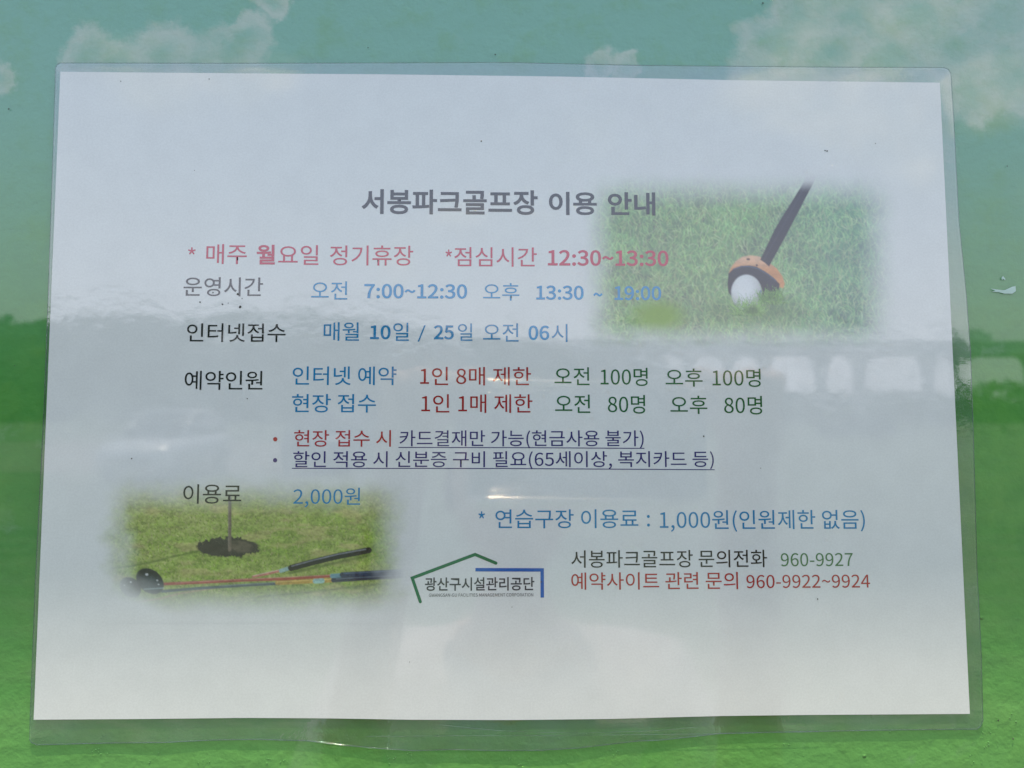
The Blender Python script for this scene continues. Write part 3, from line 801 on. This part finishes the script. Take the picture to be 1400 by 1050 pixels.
def strip(pts, wpx, ink, name='underline'):
    v, f = [], []
    for (a, b), (c_, d) in zip(pts, pts[1:]):
        dx, dy = c_ - a, d - b; L = math.hypot(dx, dy); nx_, ny_ = -dy / L * wpx / 2, dx / L * wpx / 2
        i = len(v)
        for q in ((a + nx_, b + ny_), (a - nx_, b - ny_), (c_ - nx_, d - ny_), (c_ + nx_, d + ny_)): v.append((*onb(*q, TZ), TZ))
        f.append((i, i + 1, i + 2, i + 3))
    return mesh(name, v, f, m_ink[ink], paper)
B = .0075
T_ = [
 ('서봉파크골프장', 494.5, 735, 259.3, 293.2, 'grey', B), ('이용', 750.5, 816, 262.3, 294, 'grey', B), ('안내', 831, 896, 262.8, 294.6, 'grey', B),
 ('*', 257, 267.5, 338, 348, 'red1', 0), ('매주', 282, 337.5, 333.7, 361, 'red1', 0), ('월', 350.7, 376, 334.5, 361.5, 'red1', B), ('요일', 380.5, 435.5, 335, 362, 'red1', 0),
 ('정기휴장', 451, 565, 335.5, 363, 'red1', 0), ('*', 609, 618, 341, 351, 'red1', 0), ('점심시간', 621, 734, 338, 364.5, 'red1', 0), ('12:30~13:30', 749, 914, 342, 363.7, 'red1', B),
 ('운영시간', 251, 359.5, 379, 405, 'grey', 0), ('오전', 425.5, 475, 384.5, 409.5, 'blue', 0), ('7:00~12:30', 498, 638.7, 388.2, 408.3, 'blueb', B), ('오후', 660.5, 710, 387, 411, 'blue', 0),
 ('13:30', 733, 798, 390.3, 410, 'blueb', B), ('~', 811, 824, 400, 405.5, 'blueb', B), ('19:00', 840, 904, 391, 410.5, 'blueb', B),
 ('인터넷접수', 255.5, 390.5, 442, 467.5, 'black', 0), ('매월', 442.5, 491, 440.5, 466, 'blue2', 0), ('10', 506, 534, 444.5, 464, 'blue2', B), ('일', 537.5, 559, 441, 466, 'blue2', 0),
 ('/', 571, 582, 444.5, 467, 'blue2', 0), ('25', 593, 620.5, 444.5, 464.3, 'blue2', B), ('일', 626, 646, 442, 466, 'blue2', 0), ('오전', 660.5, 709, 442, 467, 'blue2', 0),
 ('06', 722.5, 751, 445, 465, 'blueb', B), ('시', 754, 776, 443, 467.5, 'blue2', 0),
 ('예약인원', 252.5, 359, 507, 533, 'black', 0), ('인터넷 예약', 400, 542, 501, 526.5, 'blue2', 0), ('1인 8매 제한', 574.5, 726, 501.7, 527, 'red', 0), ('오전', 758, 806, 502, 526.5, 'green', 0),
 ('100명', 821, 885.5, 502.7, 527.7, 'green', 0), ('오후', 910, 960.5, 503.8, 528.6, 'green', 0), ('100명', 974, 1040, 504, 529, 'green', 0),
 ('현장 접수', 399, 514, 538.7, 564, 'blue2', 0), ('1인 1매 제한', 576, 728, 539, 564.5, 'red', 0), ('오전', 759, 807, 539.4, 564.5, 'green', 0), ('80명', 831, 882, 540, 565.5, 'green', 0),
 ('오후', 916.5, 967, 541, 566, 'green', 0), ('80명', 990, 1042, 541.3, 566.7, 'green', 0),
 ('•', 373.3, 379.3, 597.5, 603.5, 'red3', 0), ('현장 접수 시', 402, 534.5, 588, 610.8, 'red3', 0), ('카드결재만 가능(현금사용 불가)', 546.2, 880, 588.3, 613, 'purple', 0),
 ('•', 373.2, 379, 626.2, 632.2, 'purple', 0), ('할인 적용 시 신분증 구비 필요(65세이상, 복지카드 등)', 400.7, 976, 616.6, 641.6, 'purple', 0),
 ('이용료', 250.5, 330, 662, 688.7, 'dark', 0), ('2,000원', 401, 492.5, 666.7, 693.7, 'blue2', 0),
 ('*', 654, 663, 699, 709, 'blue2', 0), ('연습구장 이용료', 677.2, 872.7, 696.3, 722.3, 'blue2', 0), (':', 884.5, 888.5, 704, 720, 'blue2', 0), ('1,000원(인원제한 없음)', 902, 1182.5, 697.3, 727, 'blue2', 0),
 ('서봉파크골프장 문의전화', 781, 1048.7, 752, 775.9, 'black', 0), ('960-9927', 1067.5, 1166, 756, 774.3, 'green2', 0),
 ('예약사이트 관련 문의', 781, 1009, 782.3, 806, 'red3', 0), ('960-9922~9924', 1020.5, 1189.5, 785.7, 803.9, 'red3', 0),
 ('광산구시설관리공단', 580.9, 730.6, 789.2, 807.6, 'logo', .005),
 ('GWANGSAN-GU FACILITIES MANAGEMENT CORPORATION', 586.4, 729, 811.2, 815.7, 'logo', .0001),
]
for s, x0, x1, y0, y1, ink, b in T_: text(s, x0, x1, y0, y1, ink, b if b else .0008)
strip([(544.8, 611.7), (712, 612.0), (881, 613.0)], 1.15, 'purple')
strip([(399, 640.3), (690, 640.5), (977, 642.2)], 1.15, 'purple')
# emblem: green roof line and blue corner
def stroke_poly(pts, wpx, ink, name, round_=True):
    """one outline with mitred corners and rounded ends"""
    n_ = len(pts); L, Rr = [], []
    for i, (x, y) in enumerate(pts):
        ds = []
        if i: a = pts[i - 1]; l = math.hypot(x - a[0], y - a[1]); ds.append(((x - a[0]) / l, (y - a[1]) / l))
        if i < n_ - 1: a = pts[i + 1]; l = math.hypot(a[0] - x, a[1] - y); ds.append(((a[0] - x) / l, (a[1] - y) / l))
        if len(ds) == 2:
            tx, ty = ds[0][0] + ds[1][0], ds[0][1] + ds[1][1]; l = math.hypot(tx, ty); tx /= l; ty /= l
            k = 1 / max(.4, tx * ds[0][0] + ty * ds[0][1])
        else: tx, ty = ds[0]; k = 1
        L.append((x - ty * wpx / 2 * k, y + tx * wpx / 2 * k)); Rr.append((x + ty * wpx / 2 * k, y - tx * wpx / 2 * k))
    v = [(*onb(*q, TZ), TZ) for q in L + Rr]; f = [(i, i + 1, n_ + i + 1, n_ + i) for i in range(n_ - 1)]
    if round_:
        for (ex, ey) in (pts[0], pts[-1]):
            i0 = len(v); TZ2 = TZ + .000003
            for k in range(16): v.append((*onb(ex + math.cos(k * math.pi / 8) * wpx / 2, ey + math.sin(k * math.pi / 8) * wpx / 2, TZ2), TZ2))
            f.append(tuple(range(i0, i0 + 16)))
    return mesh(name, v, f, m_ink[ink], paper)
stroke_poly([(574.6, 822.6), (563.6, 790.2), (649.5, 758), (678, 769.9)], 4.3, 'lgreen', 'emblem_roof_line')
stroke_poly([(650, 778.9), (741.2, 779.2), (741.4, 817)], 4.7, 'lblue', 'emblem_corner', False)

# ------------------------------------------------------------------ specks and smears on the plastic
m_dirt = simple('dry dirt speck', (.06, .06, .05), .9)
m_smear = simple('dried white smear', (.60, .78, .72), .8)
def speck(px, py, r, mat, parent, name='dirt_speck', z=PW + .0001):
    u, v_ = onb(px, py, z); rr = r * .2385e-3
    bm = bmesh.new(); bmesh.ops.create_icosphere(bm, subdivisions=1, radius=rr)
    for q in bm.verts: q.co *= rnd.uniform(.7, 1.3); q.co.z *= .45
    bmesh.ops.translate(bm, vec=(u, v_, z), verts=bm.verts)
    return bm_obj(name, bm, mat, parent)
for px, py, r in ((328.3, 419.6, 2.2), (304, 416, 1.2), (273.5, 413, 1.2), (325, 402, 1.6), (291, 400, 1.1), (331, 408, .7), (1128, 205.5, 1.1), (1131, 206.5, 1.1), (1197, 196, .8),
                  (658, 193, 1.0), (165, 111, 1.0), (286, 108, .9), (962, 596.5, 1.2), (338, 545, .8), (740, 795.5, .9), (1118, 819, .9), (180, 627, 1.0), (700, 830, .6), (560, 905, .6), (1040, 640, .6), (266, 233, .6), (312, 414.5, .7)):
    speck(px, py, r, m_dirt, paper)
for px, py, r in ((677, 74.5, 1.0), (12, 149, 1.0), (503, 65, .8), (1377, 227, .8), (1365, 985, 1.4), (20, 500, .7), (1385, 1010, 1.2), (1043, 4, 1.2)):
    speck(px, py, r, m_dirt, nb, z=.0004)
def flatpoly(pts, mat, parent, name, z):
    v = [(*onb(*q, z), z) for q in pts]; cx_ = sum(a[0] for a in v) / len(v); cy_ = sum(a[1] for a in v) / len(v)
    v.append((cx_, cy_, z + .00008)); n_ = len(pts)
    return mesh(name, v, [(i, (i + 1) % n_, n_) for i in range(n_)], mat, parent)
flatpoly([(1354, 394.5), (1364, 397), (1377, 396.5), (1384, 392), (1388.5, 391), (1389, 398), (1384, 401.5), (1373, 401.5), (1366, 399.5), (1356, 398.8), (1361, 397.6)], m_smear, nb, 'dried_smear', .0003)
flatpoly([(1369, 380), (1371.5, 377.5), (1375, 382), (1373, 383), (1371.5, 381), (1370, 383)], m_smear, nb, 'dried_smear', .0003)
# little blisters in the board's coating under and below the sheet
m_blister = m_board
rb = random.Random(5)
bm = bmesh.new()
for (cx_, cy_, sp, k) in ((534, 1037, 8, 9), (363, 1038, 6, 6), (385, 1039, 6, 5), (140, 1006, 5, 6), (130, 1026, 12, 9), (600, 1013, 9, 5), (786, 1004, 12, 7), (845, 1016, 18, 12), (560, 1030, 4, 4), (700, 1040, 6, 5), (712, 1044, 5, 4), (770, 1040, 8, 4), (275, 1044, 9, 5), (195, 1034, 20, 7), (478, 1004, 10, 6), (1352, 1010, 20, 10), (1215, 1003, 18, 5), (60, 1012, 6, 4), (1378, 985, 14, 6), (1090, 1025, 25, 6), (1330, 1030, 30, 6)):
    for _ in range(k):
        x_, y_ = cx_ + rb.gauss(0, sp * .5), cy_ + rb.gauss(0, sp * .4)
        u, v_ = onb(x_, y_, 0); r = bmesh.ops.create_icosphere(bm, subdivisions=2, radius=rb.uniform(.00010, .00027))
        bmesh.ops.scale(bm, vec=(1, 1, .55), verts=r['verts']); bmesh.ops.translate(bm, vec=(u, v_, 0), verts=r['verts'])
tag(bm_obj('coating_blisters', bm, m_board, nb, True), kind='stuff')

# ------------------------------------------------------------------ the telephone and the photographer, seen only as reflections
m_phone = simple('dark phone back', (.20, .24, .26), .35)
m_edge = simple('polished phone edge', (.92, .80, .66), .16, 1.0, 40, .05, 0)
m_lens = simple('phone lens', (.01, .01, .012), .1)
CAMW = BOARD @ CPOS
ph = tag(empty('phone', matrix=BOARD @ Matrix.Translation(CPOS + Vector((.0, .0, .006)))), 'mobile phone held sideways, seen as a reflection with bright edges', 'phone')
bm = bmesh.new(); box(bm, (.062, .0, .004), (.158, .074, .006), .0025, seg=3); bm_obj('back_cover', bm, m_phone, ph)
def rod(pts, name):
    bm = bmesh.new()
    rings = [[bm.verts.new((a[0], a[1] + math.cos(j * math.pi / 16) * r_, a[2] + math.sin(j * math.pi / 16) * r_)) for j in range(32)] for a, r_ in pts]
    for A_, B_ in zip(rings, rings[1:]):
        for j in range(32): bm.faces.new((A_[j], A_[(j + 1) % 32], B_[(j + 1) % 32], B_[j]))
    bm.faces.new(rings[0]); bm.faces.new(rings[-1])
    bm_obj(name, bm, m_edge, ph, True)
rod([((-.013 + k * .011, .0385, .0012 * (k / 11) ** 2), .0034 - .0018 * k / 11) for k in range(12)], 'side_edge')
# ledge and polished bar added under the phone to make a sun glint
bm = bmesh.new(); box(bm, (.058, -.0385, -.011), (.142, .0014, .026), .0005); bm_obj('glint_ledge', bm, m_phone, ph)
rod([((-.013 + k * .011, -.0375, -.0255 + .0016 * (k / 11) ** 2), .0048 - .0027 * k / 11) for k in range(12)], 'glint_bar')
for k, (a, b) in enumerate(((.0, .016), (.016, .0), (.016, .016))):
    bm = bmesh.new(); tube(bm, (a, b, -.0005), (a, b, .0015), .005, None, 20); bm_obj('lens', bm, m_lens, ph)

m_skin = simple('skin', (.55, .34, .25), .5, 0, 40, .1, .2, .0005)
m_shirt = simple('pale pink shirt cloth', (.46, .42, .42), .85, 0, 60, .06, .4, .001)
m_trou = simple('navy trousers cloth', (.04, .045, .07), .9, 0, 60, .1, .3, .001)
m_hair = simple('black hair', (.02, .018, .016), .6, 0, 90, .3, .6, .002)
m_shoe = simple('white shoe', (.6, .6, .58), .6)
def skin_mesh(nodes, edges):
    """nodes: (x, y, z, radius); grown with a Skin modifier"""
    me = bpy.data.meshes.new('skin'); me.from_pydata([n[:3] for n in nodes], edges, []); o = bpy.data.objects.new('skin', me); COL.objects.link(o)
    md = o.modifiers.new('skin', 'SKIN'); md.use_smooth_shade = True
    for i, n in enumerate(nodes):
        r = n[3]; r = r if isinstance(r, tuple) else (r, r)
        me.skin_vertices[0].data[i].radius = r
    me.skin_vertices[0].data[0].use_root = True
    sb = o.modifiers.new('sub', 'SUBSURF'); sb.levels = 1; sb.render_levels = 1
    bpy.context.view_layer.update()
    out = bpy.data.meshes.new_from_object(o.evaluated_get(bpy.context.evaluated_depsgraph_get()))
    bpy.data.objects.remove(o)
    return out
px0, py0 = .02, -.70                # where the photographer stands
Zc = CAMW.z
HZ = 1.415                           # head centre height
body_n = [(0, 0, .86, (.15, .11)), (0, 0, 1.0, (.14, .10)), (0, .005, 1.12, (.16, .10)), (0, 0, 1.19, (.13, .08)), (0, .01, 1.26, .052), (0, .02, 1.34, .05)]
body_e = [(0, 1), (1, 2), (2, 3), (3, 4), (4, 5)]
def chain(nodes, start):
    i0 = len(body_n); prev = start
    for n in nodes:
        body_n.append(n); body_e.append((prev, len(body_n) - 1)); prev = len(body_n) - 1
    return prev
wr = {}
for s in (-1, 1):
    hx = (-.062 if s < 0 else .175) - px0; hy = CAMW.y - .035 - py0; hz = Zc - .035
    e = chain([(s * .165, .0, 1.185, .052), (s * .215, .03, 1.07, .043), (s * .235, .10, 1.02, .038), ((s * .235 + hx * 1.6) / 2.4, (.10 + hy) / 2 + .01, 1.14 + .05, .031), (hx + s * .012, hy - .045, hz - .045, .023), (hx + s * .006, hy - .012, hz - .01, (.030, .018))], 3)
    wr[s] = e
    # four fingers curled over the top edge, thumb below on the screen side
    for k in range(4):
        fx = hx + s * .012 - s * .017 * k
        chain([(fx, hy + .012, hz + .020, .009), (fx - s * .004, hy + .030, hz + .022 + .004 * (k % 2), .0082), (fx - s * .008, hy + .034, hz + .008 - .004 * k, .0074)], e)
    chain([(hx - s * .012, hy - .016, hz - .006, .011), (hx - s * .034, hy - .012, hz + .012, .009), (hx - s * .046, hy - .006, hz + .020, .008)], e)
for s in (-1, 1):
    chain([(s * .09, 0, .80, .085), (s * .10, .01, .46, .055), (s * .10, -.01, .10, .036), (s * .10, .06, .045, (.04, .028)), (s * .105, .15, .03, (.038, .02))], 0)
bme = skin_mesh(body_n, body_e)
pe = tag(empty('person', loc=(px0, py0, .055)), 'photographer in a pale pink shirt, reflected while holding up a phone with both hands', 'person')
# head shaped from a sphere, joined to the body and remeshed into one surface
bm = bmesh.new(); bm.from_mesh(bme)
hd = bmesh.ops.create_uvsphere(bm, u_segments=32, v_segments=24, radius=1.0)['verts']
for q in hd:
    x, y, z = q.co
    f_ = 1 - .22 * max(0, -z) ** 1.5
    q.co = Vector((x * .075 * f_, y * .095 * (1 - .1 * max(0, -z)) + .02, z * .115))
    if y > .5:
        q.co.y += .018 * math.exp(-((x / .16) ** 2 + ((z + .12) / .16) ** 2)) + .004 * math.exp(-((x / .25) ** 2 + ((z + .55) / .09) ** 2))
        for sx_ in (-.38, .38): q.co.y -= .010 * math.exp(-(((x - sx_) / .18) ** 2 + ((z - .06) / .12) ** 2))
    q.co.z += 1.43
for s in (-1, 1):
    er = bmesh.ops.create_icosphere(bm, subdivisions=2, radius=.03)['verts']
    for q in er: q.co = Vector((q.co.x * .35 + s * .078, q.co.y * .6 + .005, q.co.z * 1.05 + 1.425))
me = bpy.data.meshes.new('body'); bm.to_mesh(me); bm.free()
body = bpy.data.objects.new('body', me); COL.objects.link(body)
rm = body.modifiers.new('r', 'REMESH'); rm.mode = 'VOXEL'; rm.voxel_size = .0048; rm.use_smooth_shade = True
bpy.context.view_layer.update()
me2 = bpy.data.meshes.new_from_object(body.evaluated_get(bpy.context.evaluated_depsgraph_get()))
bpy.data.objects.remove(body)
me2.name = 'body'; me2.materials.clear(); me2.materials.append(m_skin)
body = bpy.data.objects.new('body', me2); COL.objects.link(body); body.parent = pe
def cloth(name, nodes, edges, mat):
    m_ = skin_mesh(nodes, edges); m_.name = name; m_.materials.clear(); m_.materials.append(mat)
    o = bpy.data.objects.new(name, m_); COL.objects.link(o); o.parent = pe; return o
sn = [(0, 0, .84, (.17, .125)), (0, 0, 1.0, (.162, .12)), (0, .005, 1.12, (.178, .118)), (0, -.004, 1.20, (.166, .118)), (0, .005, 1.245, .066)]
se = [(0, 1), (1, 2), (2, 3), (3, 4)]
sn[4] = (0, .0, 1.268, .082)
for s in (-1, 1):
    i = len(sn); sn += [(s * .17, .0, 1.19, .068), (s * .218, .03, 1.07, .060), (s * .238, .095, 1.025, .054)]; se += [(3, i), (i, i + 1), (i + 1, i + 2)]
cloth('shirt', sn, se, m_shirt)
tn = [(0, 0, .90, (.165, .12)), (0, 0, .82, (.16, .12))]; te = [(0, 1)]
for s in (-1, 1):
    i = len(tn); tn += [(s * .09, 0, .72, .10), (s * .10, .01, .46, .078), (s * .10, -.01, .12, .062)]; te += [(1, i), (i, i + 1), (i + 1, i + 2)]
cloth('trousers', tn, te, m_trou)
bm = bmesh.new()
hr = bmesh.ops.create_uvsphere(bm, u_segments=32, v_segments=20, radius=1.0)['verts']
bmesh.ops.delete(bm, geom=[q for q in hr if q.co.z < -.35 or (q.co.y > .25 and q.co.z < .5)], context='VERTS')
for q in bm.verts:
    k = 1 + .03 * noise.noise(q.co * 9); q.co = Vector((q.co.x * .083 * k, q.co.y * .104 * k + .015, q.co.z * .124 * k + 1.435))
bm_obj('hair', bm, m_hair, pe, True)
for s in (-1, 1):
    bm = bmesh.new(); box(bm, (s * .103, .07, .03), (.09, .25, .07), .03, seg=4); bm_obj('shoe', bm, m_shoe, pe, True)
